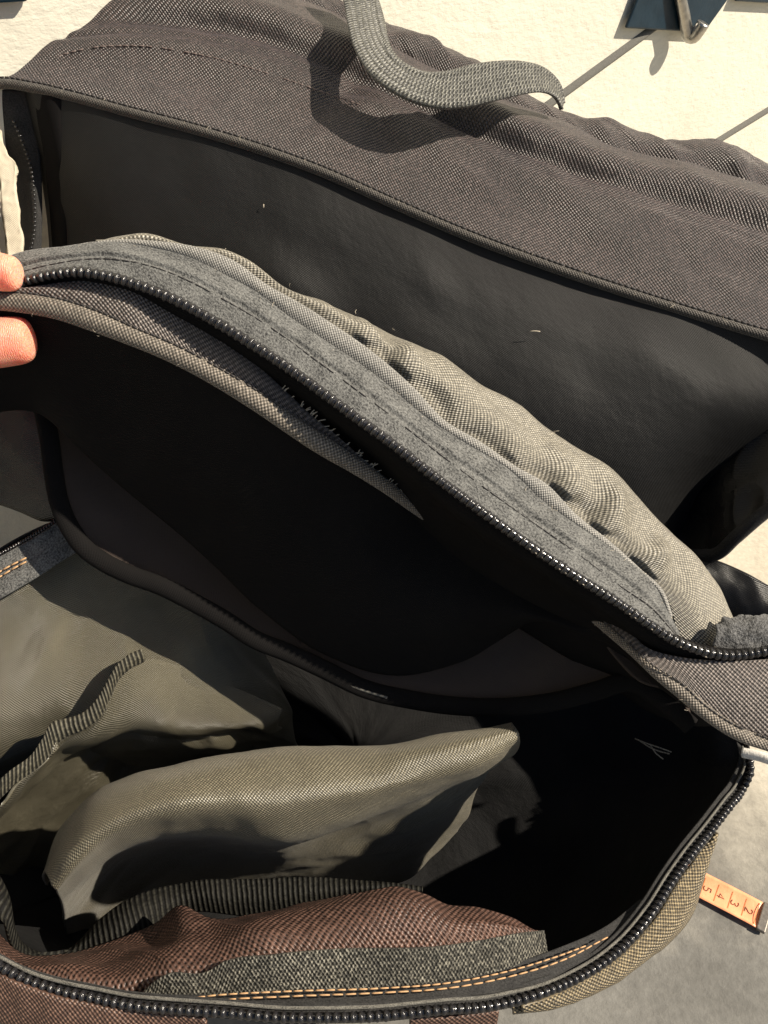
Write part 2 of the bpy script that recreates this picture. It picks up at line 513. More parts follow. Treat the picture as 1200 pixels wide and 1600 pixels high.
# pale strip added past the lid's left end to stand for sunlit wall
lit_wall_strip = thing('lit_wall_strip', 'pale strip added to stand for sunlit wall, with a dark groove above the fingers beside the lid', 'lit_wall_strip', tuple(pt(-20, 400, .47)))
PE = [(-2, 205, .462), (3, 219, .460), (10, 236, .459), (12, 244, .458), (21, 250, .457), (24, 280, .456), (25, 305, .455), (30, 330, .454), (31, 352, .453), (36, 372, .452), (35, 392, .451), (36, 470, .448)]
def prow(f, dx, dd):
    return [(x * f + dx, y, d + dd) for x, y, d in PE]
def strip_disp(U, V, u, v):
    return .0014 * fbm(u * 120, v * 90, 4)
for nm_, rws in (('strip_piece', [[(x + .5, y, d + .022) for x, y, d in PE], PE, [(-8 + (y - 205) * .105, y, d - .001) for x, y, d in PE], [(-9 + (y - 205) * .105, y, d + .020) for x, y, d in PE]]),
                 ('strip_piece', [[(-20 + (y - 205) * .105, y, d + .020) for x, y, d in PE], [(-21 + (y - 205) * .105, y, d - .001) for x, y, d in PE], [(-90, y, d - .004) for x, y, d in PE]])):
    adopt(lit_wall_strip, sheet(nm_, rws, M['lit_wall_strip'], None, 120, 40, strip_disp, .003, lin=True))

# ------------------------------------------------------------------ backpack
bag = thing('backpack', 'open dark brown canvas backpack with unzipped padded flap and black lining', 'backpack', (0, 0.3, 0))
BAG_INV = Matrix.Translation(bag.location).inverted()
class _P: pass
def own(o):
    o.matrix_parent_inverse = BAG_INV
    return o

# --- lid
PIP = [(-90, 170), (-40, 138), (0, 126), (50, 132), (100, 143), (200, 170), (300, 196), (400, 226), (500, 262), (617, 314), (733, 364), (850, 408), (967, 448), (1083, 485), (1200, 520), (1310, 552)]
DL = [(-90, .475), (0, .468), (300, .455), (700, .445), (1200, .43), (1310, .43)]
pip3 = pd(PIP, DL)
seam = pd([(-80, 152), (-20, 130), (20, 110), (70, 80), (120, 62), (200, 54), (320, 70), (420, 98), (500, 125), (600, 160), (720, 206), (850, 262), (960, 297), (1083, 333), (1200, 372), (1310, 408)],
          [(-80, .477), (100, .472), (300, .472), (700, .462), (1310, .447)])
ridge = pd([(-78, 150), (-15, 129), (28, 104), (70, 62), (118, 28), (165, 2), (270, -26), (400, -22), (470, 4), (540, 36), (620, 85), (700, 122), (800, 164), (860, 186), (960, 230), (1080, 262), (1200, 300), (1310, 330)],
           [(-78, .483), (100, .487), (300, .497), (700, .487), (1310, .47)])
over = [(x + 5, y + 6, d + .03) for x, y, d in ridge]
def lid_disp(U, V, u, v):
    g = 0.0030 * fbm(u * 22, v * 30 + 3) * sstep(0, .15, V)
    g += 0.0016 * fbm(u * 55 + v * 30, v * 30, 2) * bump1(V, .25, .2) * sstep(.3, .5, U)
    g -= (0.0058 + .004 * vnoise(u * 16, 7)) * bump1(V, .485, .045) * sstep(.12, .30, U) + 0.0016 * bump1(V, .41, .022)
    g += 0.004 * bump1(V, .60, .07)
    g += .0022 * (.5 - np.abs(vnoise(u * 34 + v * 12, v * 40 + u * 10))) * sstep(.3, .6, U)
    g -= 0.004 * bump1(u, .205 + .10 * V, .012) * bump1(V, .35, .3)
    return g * sstep(-.02, .14, U)
own(sheet("lid_panel", [pip3, [((a[0] + b[0]) / 2, (a[1] + b[1]) / 2 - 3, (a[2] + b[2]) / 2 + .001) for a, b in zip(pip3, seam)], seam,
                        ridge, over], M['canvas'], bag, 360, 90, lid_disp))
back_lo = pd([(420, 20), (520, 40), (600, 80), (700, 125), (800, 170), (860, 190), (960, 235), (1080, 268), (1200, 306), (1310, 338)], [(420, .505), (1310, .485)])
back_mid = pd([(430, -20), (530, 8), (605, 48), (655, 60), (705, 86), (765, 116), (820, 152), (870, 178), (905, 192), (945, 199), (1000, 222), (1060, 233), (1110, 236), (1160, 250), (1200, 272), (1310, 310)], [(420, .51), (1310, .488)])
back_hi = pd([(430, -30), (530, -2), (605, 40), (655, 52), (705, 78), (765, 108), (820, 145), (870, 170), (905, 184), (945, 190), (1000, 212), (1060, 222), (1110, 225), (1160, 240), (1200, 262), (1310, 298)], [(420, .522), (1310, .498)])
back_end = [(x + 4, y + 10, d + .03) for x, y, d in back_hi]
own(sheet('lid_back_panel', [back_lo, back_mid, back_hi, back_end], M['canvas'], bag, 240, 36,
          lambda U, V, u, v: 0.004 * fbm(u * 30, v * 40) + 0.003 * fbm(u * 70 + v * 60, v * 20)))
pc = smooth_curve(pts([(x, y + 5, d + .0005) for x, y, d in pip3]), 260)
own(tube('piping', pc, 0.0026, M['piping'], bag, 12))
def stitch_run(name, row, off, pitch, ln, r, mat, skip=0.0):
    c = smooth_curve(pts(row), 900)
    L = length(c)
    n = int(L / pitch)
    raws = []
    s = np.linspace(0, L, 900)
    for i in range(n):
        if random.random() < skip:
            continue
        g = np.clip(i * pitch + np.linspace(0, ln, 4) + random.uniform(-.1, .1) * ln, 0, L)
        q = np.stack([np.interp(g, s, c[:, k]) for k in range(3)], 1)
        toc = CAM - q; toc /= np.linalg.norm(toc, axis=1, keepdims=True)
        q = q + toc * (off + np.array([-.6, 1, 1, -.6])[:, None] * r * .5)
        raws.append(tube('', q, r, None, None, 5, raw=True))
    return join_raw(name, raws, mat, bag, 'stuff')
own(stitch_run('lid_stitching', [(x, y + 17, d - .0015) for x, y, d in seam], .0002, .0042, .0032, .0004, M['thread_brown'], .15))
own(stitch_run('piping_stitching', [(x, y - 5, d) for x, y, d in pip3], .0012, .0032, .0024, .0006, M['thread_dark']))

# lid lining
l0 = [(45, 128, .47)] + [(x, y + 3, d + .001) for x, y, d in pip3 if x >= 50]
l0[0] = (40, 133, .471)
l1 = [(62, 250, .492), (95, 262, .478), (150, 275, .468), (300, 310, .459), (500, 380, .452), (700, 470, .446), (900, 545, .440), (1100, 610, .437), (1200, 640, .446), (1290, 660, .475)]
l2 = [(76, 345, .508), (105, 370, .490), (160, 400, .480), (300, 450, .464), (500, 530, .456), (700, 640, .450), (880, 720, .448), (1030, 770, .460), (1100, 780, .490), (1200, 720, .515)]
l3 = [(80, 420, .518), (110, 480, .500), (160, 520, .492), (300, 560, .478), (500, 650, .472), (700, 760, .470), (850, 830, .472), (980, 880, .48), (1060, 880, .51), (1110, 860, .53)]
def lining_disp(U, V, u, v):
    g = 0.0022 * fbm(u * 12, v * 14)
    g += 0.004 * bump1(U, .30 + .08 * V, .05) * bump1(V, .55, .12)
    ridge_ = np.abs(vnoise(u * 26 + v * 14, v * 20 - u * 16))
    g += 0.006 * (0.5 - ridge_) * sstep(.80, .95, U) * sstep(.25, .6, V)
    return g
own(sheet('lid_lining', [l0, l1, l2, l3], M['lining_black'], bag, 240, 90, lining_disp))
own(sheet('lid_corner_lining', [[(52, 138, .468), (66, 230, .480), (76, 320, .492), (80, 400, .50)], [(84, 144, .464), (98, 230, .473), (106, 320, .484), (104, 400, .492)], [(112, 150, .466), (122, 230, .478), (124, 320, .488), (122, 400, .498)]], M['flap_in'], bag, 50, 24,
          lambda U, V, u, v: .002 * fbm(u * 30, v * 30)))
# glossy side wall at the right end of the lid
g0 = [(1330, 640, .44), (1200, 690, .455), (1130, 740, .470), (1080, 800, .485), (1050, 850, .492)]
g1 = [(1330, 690, .43), (1200, 735, .448), (1140, 785, .462), (1100, 825, .475), (1075, 862, .486)]
g2 = [(1330, 730, .425), (1200, 790, .442), (1150, 832, .455), (1118, 862, .468), (1090, 872, .482)]
def gl(U, V, u, v):
    r_ = np.abs(vnoise(u * 40 - v * 30, v * 40 + u * 30))
    return 0.005 * (0.5 - r_) * sstep(0, .3, V)
own(sheet('lid_gusset', [[(1330, 560, .455), (1200, 610, .468), (1110, 690, .483), (1050, 790, .498), (1030, 860, .502)], g0, g1, g2], M['gloss_black'], bag, 120, 50, gl))
own(tube('gusset_binding', smooth_curve(pts([(1340, 728, .423), (1200, 797, .441), (1150, 839, .453), (1118, 866, .466), (1082, 868, .478)]), 60), 0.0036, M['tape_dark'], bag, 10))
# left gusset with the small zip
ga = [(-60, 150, .478), (-20, 220, .490), (12, 262, .496), (26, 320, .498), (34, 370, .499), (30, 420, .50)]
gb = [(5, 140, .472), (32, 205, .482), (50, 255, .487), (57, 310, .489), (57, 360, .490), (44, 420, .49)]
gc = [(44, 140, .474), (58, 205, .484), (64, 255, .489), (66, 310, .491), (66, 350, .492), (64, 420, .492)]
own(sheet('lid_gusset', [ga, [((a[0]+b[0])/2 - 1, (a[1]+b[1])/2, (a[2]+b[2])/2 - .001) for a, b in zip(ga, gb)], gb, gc], M['tape_dark'], bag, 60, 24))

# zipper tooth meshes shared between all teeth
def tooth_mesh(name):
    bm = bmesh.new()
    bmesh.ops.create_uvsphere(bm, u_segments=10, v_segments=7, radius=1)
    for v in bm.verts:
        # bean shape: fuller towards the outer loop, slanted as a wound coil
        x, y, z = v.co
        w = 1.0 + 0.18 * y
        v.co.x = x * w * (0.86 + .14 * abs(y)) + 0.14 * y * (1 if z > 0 else -1) * abs(z) ** .5
        v.co.z = z * (1.0 - .25 * y * y)
    me = bpy.data.meshes.new(name)
    bm.to_mesh(me); bm.free()
    me.polygons.foreach_set('use_smooth', [True] * len(me.polygons))
    me.materials.append(M['coil'])
    return me
TOOTH = tooth_mesh('zipper_tooth')
def teeth(zipobj, curve, pitch, hw, hh, side=1):
    L = length(curve)
    n = int(L / pitch)
    s = np.r_[0, np.cumsum(np.linalg.norm(np.diff(curve, axis=0), axis=1))]
    T, B, N = frames(curve)
    ip = lambda A, g: np.array([np.interp(g, s, A[:, k]) for k in range(3)])
    for i in range(n):
        g = (i + .5) * L / n
        c, t, b, nn = ip(curve, g), ip(T, g), ip(B, g), ip(N, g)
        o = bpy.data.objects.new('zipper_tooth', TOOTH)
        COL.objects.link(o)
        j = 1 + random.uniform(-.06, .06)
        mm = Matrix((np.r_[t * pitch * .47, 0], np.r_[b * hw * side * j, 0], np.r_[nn * hh * j, 0], np.r_[c, 1])).transposed()
        o.parent = zipobj
        o.matrix_basis = mm
    return n

def cell_tube(c, seg=6):
    pass

# --- padded flap: coil, tape, cloth edge, pad
DC = [(-60, .356), (30, .352), (125, .346), (280, .343), (500, .343), (700, .346), (900, .354), (1054, .362), (1200, .368), (1300, .37)]
COIL = [(-40, 470), (30, 442), (75, 430), (125, 425), (170, 432), (220, 447), (280, 472), (340, 505), (400, 542), (450, 575), (500, 611), (558, 654), (617, 697), (675, 742), (733, 785), (792, 828), (850, 868), (908, 906), (967, 943), (1012, 974), (1054, 1000), (1096, 1017), (1137, 1024), (1200, 1016), (1300, 990)]
coil3 = pd(COIL, DC)
def shift(row, nx, ny, dd):
    return [(x + nx, y + ny, d + dd) for x, y, d in row]
tape_lo = [(x + 3, y - 6, d + .0016) for x, y, d in coil3 if x <= 1060]
tape_hi = pd([(-40, 440), (25, 397), (50, 391), (100, 386), (175, 379), (240, 388), (300, 405), (350, 430), (400, 457), (450, 495), (500, 528), (587, 587), (663, 651), (733, 697), (792, 732), (850, 785), (908, 826), (967, 867), (1025, 917), (1046, 962), (1062, 990)],
             [(x, d + .012) for x, d in DC])
tm = pd([(-40, 455), (30, 425), (80, 412), (165, 403), (240, 416), (300, 440), (350, 467), (410, 502), (500, 566), (600, 640), (700, 718), (800, 792), (900, 862), (970, 915), (1020, 950), (1058, 994)],
        [(x, d + .0045) for x, d in DC])
def tape_disp(U, V, u, v):
    return 0.0006 * fbm(u * 60, v * 60) - 0.0012 * bump1(V, .5, .035) + .0004 * sstep(.5, .6, V)
zt = own(sheet('zipper', [tape_lo, tm, tape_hi], M['tape'], bag, 300, 36, tape_disp))
zc = smooth_curve(pts(coil3), 900)
NT1 = teeth(zt, zc, 0.00302, 0.0024, 0.0020, 1)
own(tube('zipper_cord', smooth_curve(pts([(x, y, d + .0012) for x, y, d in coil3]), 300), .0019, M['coil'], bag, 10))
own(stitch_run('tape_stitching', [(x, y + 1, d - .0003) for x, y, d in tm], .0000, .0040, .0034, .00024, M['thread_dark'], .1))
own(stitch_run('tape_stitching', [(x + 6, y + 9, d + .001) for x, y, d in coil3 if x > 780 and x < 1150], .0010, .0040, .0024, .00022, M['thread_pale'], .3))
# cloth edge strip between tape and pad
edge_lo = [(x - 2, y + 3, d + .001) for x, y, d in tape_hi if x > 90 and x < 1060]
edge_hi = pd([(99, 388), (140, 379), (180, 374), (240, 376), (300, 384), (360, 404), (420, 446), (470, 474), (520, 506), (576, 545), (652, 611), (692, 654), (751, 690), (809, 730), (850, 753), (902, 805), (955, 847), (1000, 888), (1036, 922), (1052, 962)],
             [(x, d + .012) for x, d in DC])
def edge_disp(U, V, u, v):
    return 0.0012 * np.sin(V * np.pi) + 0.0005 * fbm(u * 80, v * 50)
own(sheet('pad_hem', [edge_lo, edge_hi], M['pad_edge'], bag, 240, 12, edge_disp))
pad_rows = [
    pd([(165, 388), (215, 379), (300, 392), (360, 412), (420, 450), (470, 478), (520, 509), (576, 548), (652, 614), (692, 657), (751, 693), (809, 733), (850, 756), (902, 808), (955, 850), (1000, 892), (1036, 926), (1060, 1000)], [(x, d + .017) for x, d in DC]),
    pd([(165, 388), (215, 376), (290, 385), (360, 400), (440, 443), (500, 478), (560, 510), (620, 545), (690, 600), (740, 636), (790, 668), (840, 705), (890, 750), (950, 800), (1000, 845), (1050, 900), (1090, 960), (1120, 1010)], [(x, d + .0165) for x, d in DC]),
    pd([(150, 379), (210, 375), (290, 382), (370, 401), (420, 437), (500, 468), (560, 490), (620, 518), (675, 552), (745, 606), (800, 632), (855, 668), (910, 714), (970, 758), (1030, 818), (1085, 874), (1122, 925), (1150, 985)], [(x, d + .030) for x, d in DC]),
    pd([(165, 388), (215, 380), (290, 387), (370, 405), (420, 441), (500, 472), (560, 494), (620, 522), (675, 556), (745, 610), (800, 636), (855, 672), (910, 718), (970, 762), (1030, 822), (1085, 880), (1122, 930), (1150, 990)], [(x, d + .055) for x, d in DC]),
]
def pad_disp(U, V, u, v):
    ph = u * 190 + v * 120 + 7.5 * fbm(u * 13, v * 12 + 2)
    puck = (0.5 + 0.5 * np.sin(ph)) ** 1.3
    msk = sstep(.0, .10, V) * (1 - sstep(.30, .52, V)) * sstep(.28, .40, U) * (1 - sstep(.84, .95, U))
    g = 0.0038 * (puck - .5) * msk * (0.35 + 1.3 * (vnoise(u * 19, v * 6 + 3) + .5))
    g += 0.0040 * fbm(u * 22 + v * 12, v * 26 - u * 8)
    g += 0.0022 * np.sin(u * 75 + 2 + 3 * vnoise(u * 9, 1)) * bump1(V, .48, .2) * (1 - sstep(.8, .95, U)) * sstep(.2, .4, U)
    g += 0.0024 * (.5 - np.abs(vnoise(u * 45 + v * 40, v * 50))) * msk
    return g
own(sheet('padded_panel', pad_rows, M['pad'], bag, 420, 90, pad_disp, 0.002))
# loop pile patch and black side strap at the right end
own(sheet('loop_patch', [[(1112, 1010, .372), (1150, 1018, .371), (1200, 1012, .370), (1290, 995, .37)], [(1118, 990, .374), (1145, 978, .375), (1200, 976, .376), (1290, 965, .377)], [(1135, 975, .382), (1155, 970, .384), (1200, 970, .386), (1290, 958, .388)]], M['velcro'], bag, 50, 24,
          lambda U, V, u, v: .0022 * fbm(u * 300, v * 300, 2) + .003 * np.sin(np.pi * V)))
own(sheet('side_strap', [[(1075, 868, .475), (1120, 876, .468), (1160, 892, .462), (1200, 914, .457), (1300, 975, .45)], [(1080, 890, .470), (1130, 915, .463), (1170, 940, .457), (1210, 955, .452), (1300, 1000, .446)], [(1090, 930, .47), (1140, 985, .462), (1180, 1000, .458), (1220, 1010, .452), (1300, 1030, .446)]], M['gloss_black'], bag, 60, 24,
          lambda U, V, u, v: .002 * fbm(u * 40, v * 40)))

# --- facing flap: hem, binding, underside
DHU = [(-60, .356), (0, .354), (200, .350), (400, .354), (515, .362), (590, .374), (640, .390), (733, .402), (850, .404), (920, .394), (980, .377), (1020, .369), (1120, .367), (1330, .37)]
hem_u = pd([(-60, 456), (0, 450), (45, 448), (100, 440), (150, 437), (200, 447), (240, 464), (280, 488), (320, 515), (360, 543), (400, 570), (435, 600), (470, 632), (515, 672), (550, 703), (595, 740), (650, 790), (733, 832), (800, 868), (860, 902), (920, 935), (975, 975), (1012, 1012), (1060, 1026), (1120, 1032), (1200, 1030), (1330, 1010)], DHU)
hem_s = pd([(-60, 458), (0, 456), (75, 463), (150, 485), (210, 512), (280, 542), (350, 580), (400, 610), (450, 645), (510, 682), (560, 718), (605, 754), (660, 800), (733, 843), (800, 878), (860, 912), (920, 952), (980, 1005), (1017, 1038), (1067, 1070), (1096, 1098), (1142, 1130), (1200, 1154), (1330, 1200)], [(x, d - .002) for x, d in DHU])
hem_b = pd([(-60, 482), (0, 485), (50, 491), (100, 502), (150, 520), (225, 547), (300, 582), (350, 610), (400, 642), (450, 675), (500, 710), (550, 737), (600, 767), (650, 800), (733, 852), (800, 888), (850, 918), (900, 950), (950, 990), (1006, 1036), (1054, 1083), (1096, 1117), (1137, 1146), (1167, 1162), (1200, 1172), (1330, 1225)], [(x, d - .001) for x, d in DHU])
def hem_disp(U, V, u, v):
    return .0012 * np.sin(np.pi * V) + .0012 * fbm(u * 40, v * 40)
own(sheet('flap_hem', [hem_u, [(x, y, d) for x, y, d in hem_s]], M['hem'], bag, 300, 20, hem_disp))
ca, cb = smooth_curve(pts(hem_s), 300), smooth_curve(pts(hem_b), 300)
mid = (ca + cb) / 2
rad = np.linalg.norm(ca - cb, axis=1) / 2
rad = np.convolve(np.pad(rad, 8, 'edge'), np.ones(17) / 17, 'valid')
own(tube('hem_binding', mid, np.clip(rad * 1.02, .0016, .0062), M['binding'], bag, 18, 0.75))
own(stitch_run('hem_stitching', [(x, y - 1, d) for x, y, d in hem_s], .0016, .0026, .0020, .00042, M['thread_dark'], .05))
# frayed threads on the raw edge of the hem
raws = []
hc = smooth_curve(pts([p for p in hem_u if 400 < p[0] < 700]), 200)
hT, hB, hN = frames(hc)
for i in range(46):
    k = random.randrange(4, 196)
    ln = random.uniform(.0016, .0034)
    dirn = -hB[k] * random.uniform(.5, 1) + hT[k] * random.uniform(-.6, .4) + hN[k] * random.uniform(.1, .5)
    if np.dot(dirn, UV_) < 0:
        dirn = -dirn
    q = np.array([hc[k] + dirn * ln * t + UV_ * -.0006 + hN[k] * .0012 + hT[k] * .0006 * t * t for t in np.linspace(0, 1, 5)])
    raws.append(tube('', q, .00022, None, None, 4, raw=True))
own(join_raw('frayed_threads', raws, M['thread_pale'], bag, 'stuff'))
# black inner face of the zipped compartment seen through the gap
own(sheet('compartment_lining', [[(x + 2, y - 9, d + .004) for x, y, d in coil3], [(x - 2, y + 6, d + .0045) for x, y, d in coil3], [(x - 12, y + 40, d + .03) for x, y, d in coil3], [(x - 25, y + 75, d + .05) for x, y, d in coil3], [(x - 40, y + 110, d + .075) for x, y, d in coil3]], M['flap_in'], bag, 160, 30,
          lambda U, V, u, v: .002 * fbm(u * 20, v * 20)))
u0 = [(x, y - 4, d + .003) for x, y, d in hem_b]
u1 = pd([(-60, 560), (60, 575), (160, 620), (260, 690), (400, 790), (550, 880), (680, 935), (800, 955), (900, 985), (970, 1015), (1030, 1068), (1100, 1112), (1160, 1145), (1330, 1215)], [(-60, .375), (400, .380), (700, .400), (970, .395), (1330, .39)])
u2 = pd([(-60, 650), (60, 645), (120, 700), (200, 770), (300, 852), (400, 948), (500, 1020), (610, 1056), (720, 1034), (810, 985), (880, 948), (960, 990), (1010, 1040), (1080, 1088), (1160, 1130), (1330, 1205)], [(-60, .400), (300, .408), (620, .425), (900, .412), (1020, .40), (1330, .40)])
def under_disp(U, V, u, v):
    return .003 * fbm(u * 14, v * 14) * sstep(0, .3, V)
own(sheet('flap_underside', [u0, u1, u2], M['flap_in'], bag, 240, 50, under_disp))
# inner pocket of the flap: taupe lining with a black bound edge
BND = [(40, 560), (62, 620), (76, 680), (84, 740), (94, 790), (110, 826), (132, 856), (165, 880), (200, 897), (250, 915), (300, 940), (350, 968), (400, 1000), (450, 1020), (500, 1043), (575, 1078), (640, 1093), (700, 1102), (783, 1105), (867, 1096), (930, 1080), (985, 1066), (1030, 1090), (1080, 1135)]
DB = [(40, .415), (300, .418), (600, .426), (800, .428), (1080, .41)]
bnd3 = pd(BND, DB)
p_top = pd([(60, 520), (150, 600), (250, 690), (350, 780), (450, 850), (560, 900), (650, 920), (750, 925), (850, 920), (940, 905), (1010, 960), (1060, 1010)], [(60, .43), (500, .447), (1060, .43)])
p_mid = [((a[0] + b[0]) / 2 , (a[1] + b[1]) / 2, (a[2] + b[2]) / 2 + .004) for a, b in zip(p_top, [bnd3[i] for i in (1, 4, 7, 9, 11, 13, 15, 16, 18, 19, 21, 23)])]
own(sheet('pocket_lining', [p_top, p_mid, [(x + 4, y - 4, d + .002) for x, y, d in bnd3]], M['taupe'], bag, 160, 40,
          lambda U, V, u, v: .0025 * fbm(u * 16, v * 16)))
own(tube('pocket_binding', smooth_curve(pts(bnd3), 200), 0.0046, M['flap_in'], bag, 14, .6))
own(tube('binding_glint', smooth_curve(pts([(395, 1008, .4215), (450, 1023, .4215), (500, 1048, .4225), (560, 1076, .4225), (605, 1090, .423)]), 50), 0.0006, M['zigzag'], bag, 8))  # paler line laid on to draw the glint along the binding
own(sheet('lining_fold', [[(912, 945, .404), (935, 985, .402), (965, 1030, .400), (1005, 1066, .398), (1045, 1075, .398)], [(925, 935, .409), (950, 975, .407), (985, 1010, .404), (1018, 1048, .402), (1050, 1065, .400)]], M['taupe'], bag, 40, 10))

# lint on the lid lining, fuzz along the cloth edges
raws = []
for (x, y, d) in [(412, 322, .4560), (836, 518, .4405), (868, 664, .4475)]:
    a = random.uniform(0, 6.28); l_ = random.uniform(5, 9)
    raws.append(tube('', smooth_curve(pts([(x - l_ * math.cos(a), y - l_ * .4 * math.sin(a), d - .003), (x, y + random.uniform(-2, 2), d - .0035), (x + l_ * math.cos(a), y + l_ * .4 * math.sin(a), d - .003)]), 6), .00026, None, None, 4, raw=True))
own(join_raw('lint', raws, M['thread_pale'], bag, 'stuff'))
raws = []
for row, n_ in ((hem_b, 22), (edge_lo, 24), (pad_rows[2], 16), (pip3, 40), (tape_hi, 24)):
    c_ = smooth_curve(pts(row), 400)
    t_, b_, n__ = frames(c_)
    for q_ in range(n_):
        k = random.randrange(5, 395)
        dv = b_[k] * random.uniform(-1, 1) + n__[k] * random.uniform(.2, 1) + t_[k] * random.uniform(-1, 1)
        l_ = random.uniform(.0010, .0032)
        o_ = c_[k] + b_[k] * random.uniform(-.002, .002) + n__[k] * .002
        raws.append(tube('', np.array([o_, o_ + dv * l_ * .5 + b_[k] * l_ * .1, o_ + dv * l_ + t_[k] * l_ * .3]), .00009, None, None, 3, raw=True))
own(join_raw('fuzz', raws, M['thread_pale'], bag, 'stuff'))

# --- left side of the opening: dark side wall
own(sheet('side_wall', [[(-160, 470, .47), (-40, 470, .45), (40, 500, .44), (110, 560, .44)], [(-160, 640, .47), (-40, 640, .455), (40, 660, .452), (120, 690, .45)], [(-160, 780, .48), (-40, 780, .47), (30, 800, .466), (70, 815, .462), (125, 800, .458)]], M['gloss_black'], bag, 60, 40,
          lambda U, V, u, v: .006 * fbm(u * 20, v * 24)))

# --- main compartment
RIM = [(-70, 1475), (0, 1510), (50, 1535), (100, 1550), (150, 1560), (200, 1570), (275, 1577), (350, 1582), (450, 1590), (500, 1590), (600, 1587), (650, 1582), (700, 1577), (750, 1574), (800, 1565), (850, 1550), (900, 1529), (950, 1499), (985, 1468), (1020, 1425), (1050, 1378), (1080, 1336), (1110, 1299), (1140, 1260), (1162, 1230), (1173, 1203), (1169, 1176)]
DR = [(-70, .352), (0, .346), (275, .336), (500, .336), (700, .346), (850, .362), (950, .382), (1020, .402), (1080, .427), (1140, .455), (1169, .474), (1175, .474)]
rim3 = pd(RIM, DR)
rimc = smooth_curve(pts(rim3), 900)
tl = [(x - (6 if x < 900 else 18), y - (22 if x < 900 else 16), d + .004) for x, y, d in rim3]
zt2 = own(sheet('zipper', [[(x, y - 2, d + .0022) for x, y, d in rim3], [((a[0] + b[0]) / 2, (a[1] + b[1]) / 2, (a[2] + b[2]) / 2 + .001) for a, b in zip(rim3, tl)], tl], M['tape_dark'], bag, 220, 14))
NT2 = teeth(zt2, rimc, 0.0034, 0.0023, 0.0021, 1)
own(tube('zipper_cord', smooth_curve(pts([(x, y, d + .0012) for x, y, d in rim3]), 300), .0018, M['coil'], bag, 10))
zz = [(x - (1 if x < 850 else 9), y - (15 if x < 850 else 10), d + .0018) for x, y, d in rim3]
own(tube('zipper_edge', smooth_curve(pts(zz), 300), .00065, M['zigzag'], bag, 8))
LOOP = rim3 + [(1150, 1090, .47), (1050, 980, .47), (800, 880, .465), (500, 800, .46), (250, 790, .455), (92, 812, .452), (-30, 880, .44), (-130, 1000, .42), (-150, 1200, .39), (-130, 1390, .365)]
cx, cy = 560, 1190
def ring(s, d, blend):
    return [(cx + (x - cx) * s, cy + (y - cy) * s, z * (1 - blend) + d * blend) for x, y, z in LOOP]
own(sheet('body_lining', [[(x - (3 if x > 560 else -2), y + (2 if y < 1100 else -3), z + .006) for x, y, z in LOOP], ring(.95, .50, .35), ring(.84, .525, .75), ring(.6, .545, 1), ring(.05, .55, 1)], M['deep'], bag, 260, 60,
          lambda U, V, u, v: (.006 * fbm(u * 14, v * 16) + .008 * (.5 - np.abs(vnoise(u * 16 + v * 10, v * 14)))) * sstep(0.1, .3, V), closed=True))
def grow(row, g, dd):
    return [(cx + (x - cx) * (1 + g), cy + (y - cy) * (1 + g), z + dd) for x, y, z in row]
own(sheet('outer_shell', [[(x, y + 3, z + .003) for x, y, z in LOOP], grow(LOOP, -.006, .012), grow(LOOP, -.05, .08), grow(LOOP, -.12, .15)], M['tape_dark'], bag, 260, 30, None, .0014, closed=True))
# reddish cloth bulging out below the zip at the front
own(sheet('front_panel', [[(-80, 1490, .352), (0, 1524, .344), (100, 1563, .339), (200, 1582, .337), (320, 1592, .336)], [(-80, 1530, .352), (0, 1565, .345), (100, 1600, .341), (200, 1618, .339), (330, 1622, .339)], [(-80, 1640, .37), (0, 1660, .365), (100, 1680, .362), (200, 1690, .36), (330, 1690, .36)]], M['brown'], bag, 90, 24,
          lambda U, V, u, v: .003 * fbm(u * 40, v * 40) + .0025 * np.sin(np.pi * V)))
own(sheet('front_panel', [[(640, 1592, .352), (720, 1588, .354), (780, 1580, .356)], [(640, 1640, .358), (720, 1640, .36), (772, 1630, .362)]], M['brown'], bag, 30, 12, None))
# khaki webbing along the right outside
k0 = [(815, 1572, .366), (860, 1558, .372), (905, 1538, .382), (950, 1512, .394), (990, 1478, .408), (1025, 1435, .42), (1055, 1388, .434), (1085, 1345, .446), (1112, 1306, .458)]
k1 = [(815, 1576, .376), (870, 1574, .384), (915, 1560, .396), (965, 1536, .408), (1012, 1502, .42), (1052, 1468, .432), (1085, 1425, .444), (1102, 1370, .454), (1121, 1300, .462)]
def web_disp(U, V, u, v):
    return .0016 * np.sin(np.pi * V) + .001 * fbm(u * 50, v * 20)
own(sheet('side_webbing', [k0, [((a[0] + b[0]) / 2, (a[1] + b[1]) / 2, (a[2] + b[2]) / 2 - .003) for a, b in zip(k0, k1)], k1], M['khaki'], bag, 150, 18, web_disp, .002))
own(sheet('side_webbing', [[(800, 1572, .368), (850, 1562, .374), (905, 1548, .386)], [(800, 1582, .374), (860, 1578, .380), (912, 1560, .392)]], M['khaki'], bag, 50, 10, web_disp, .002))

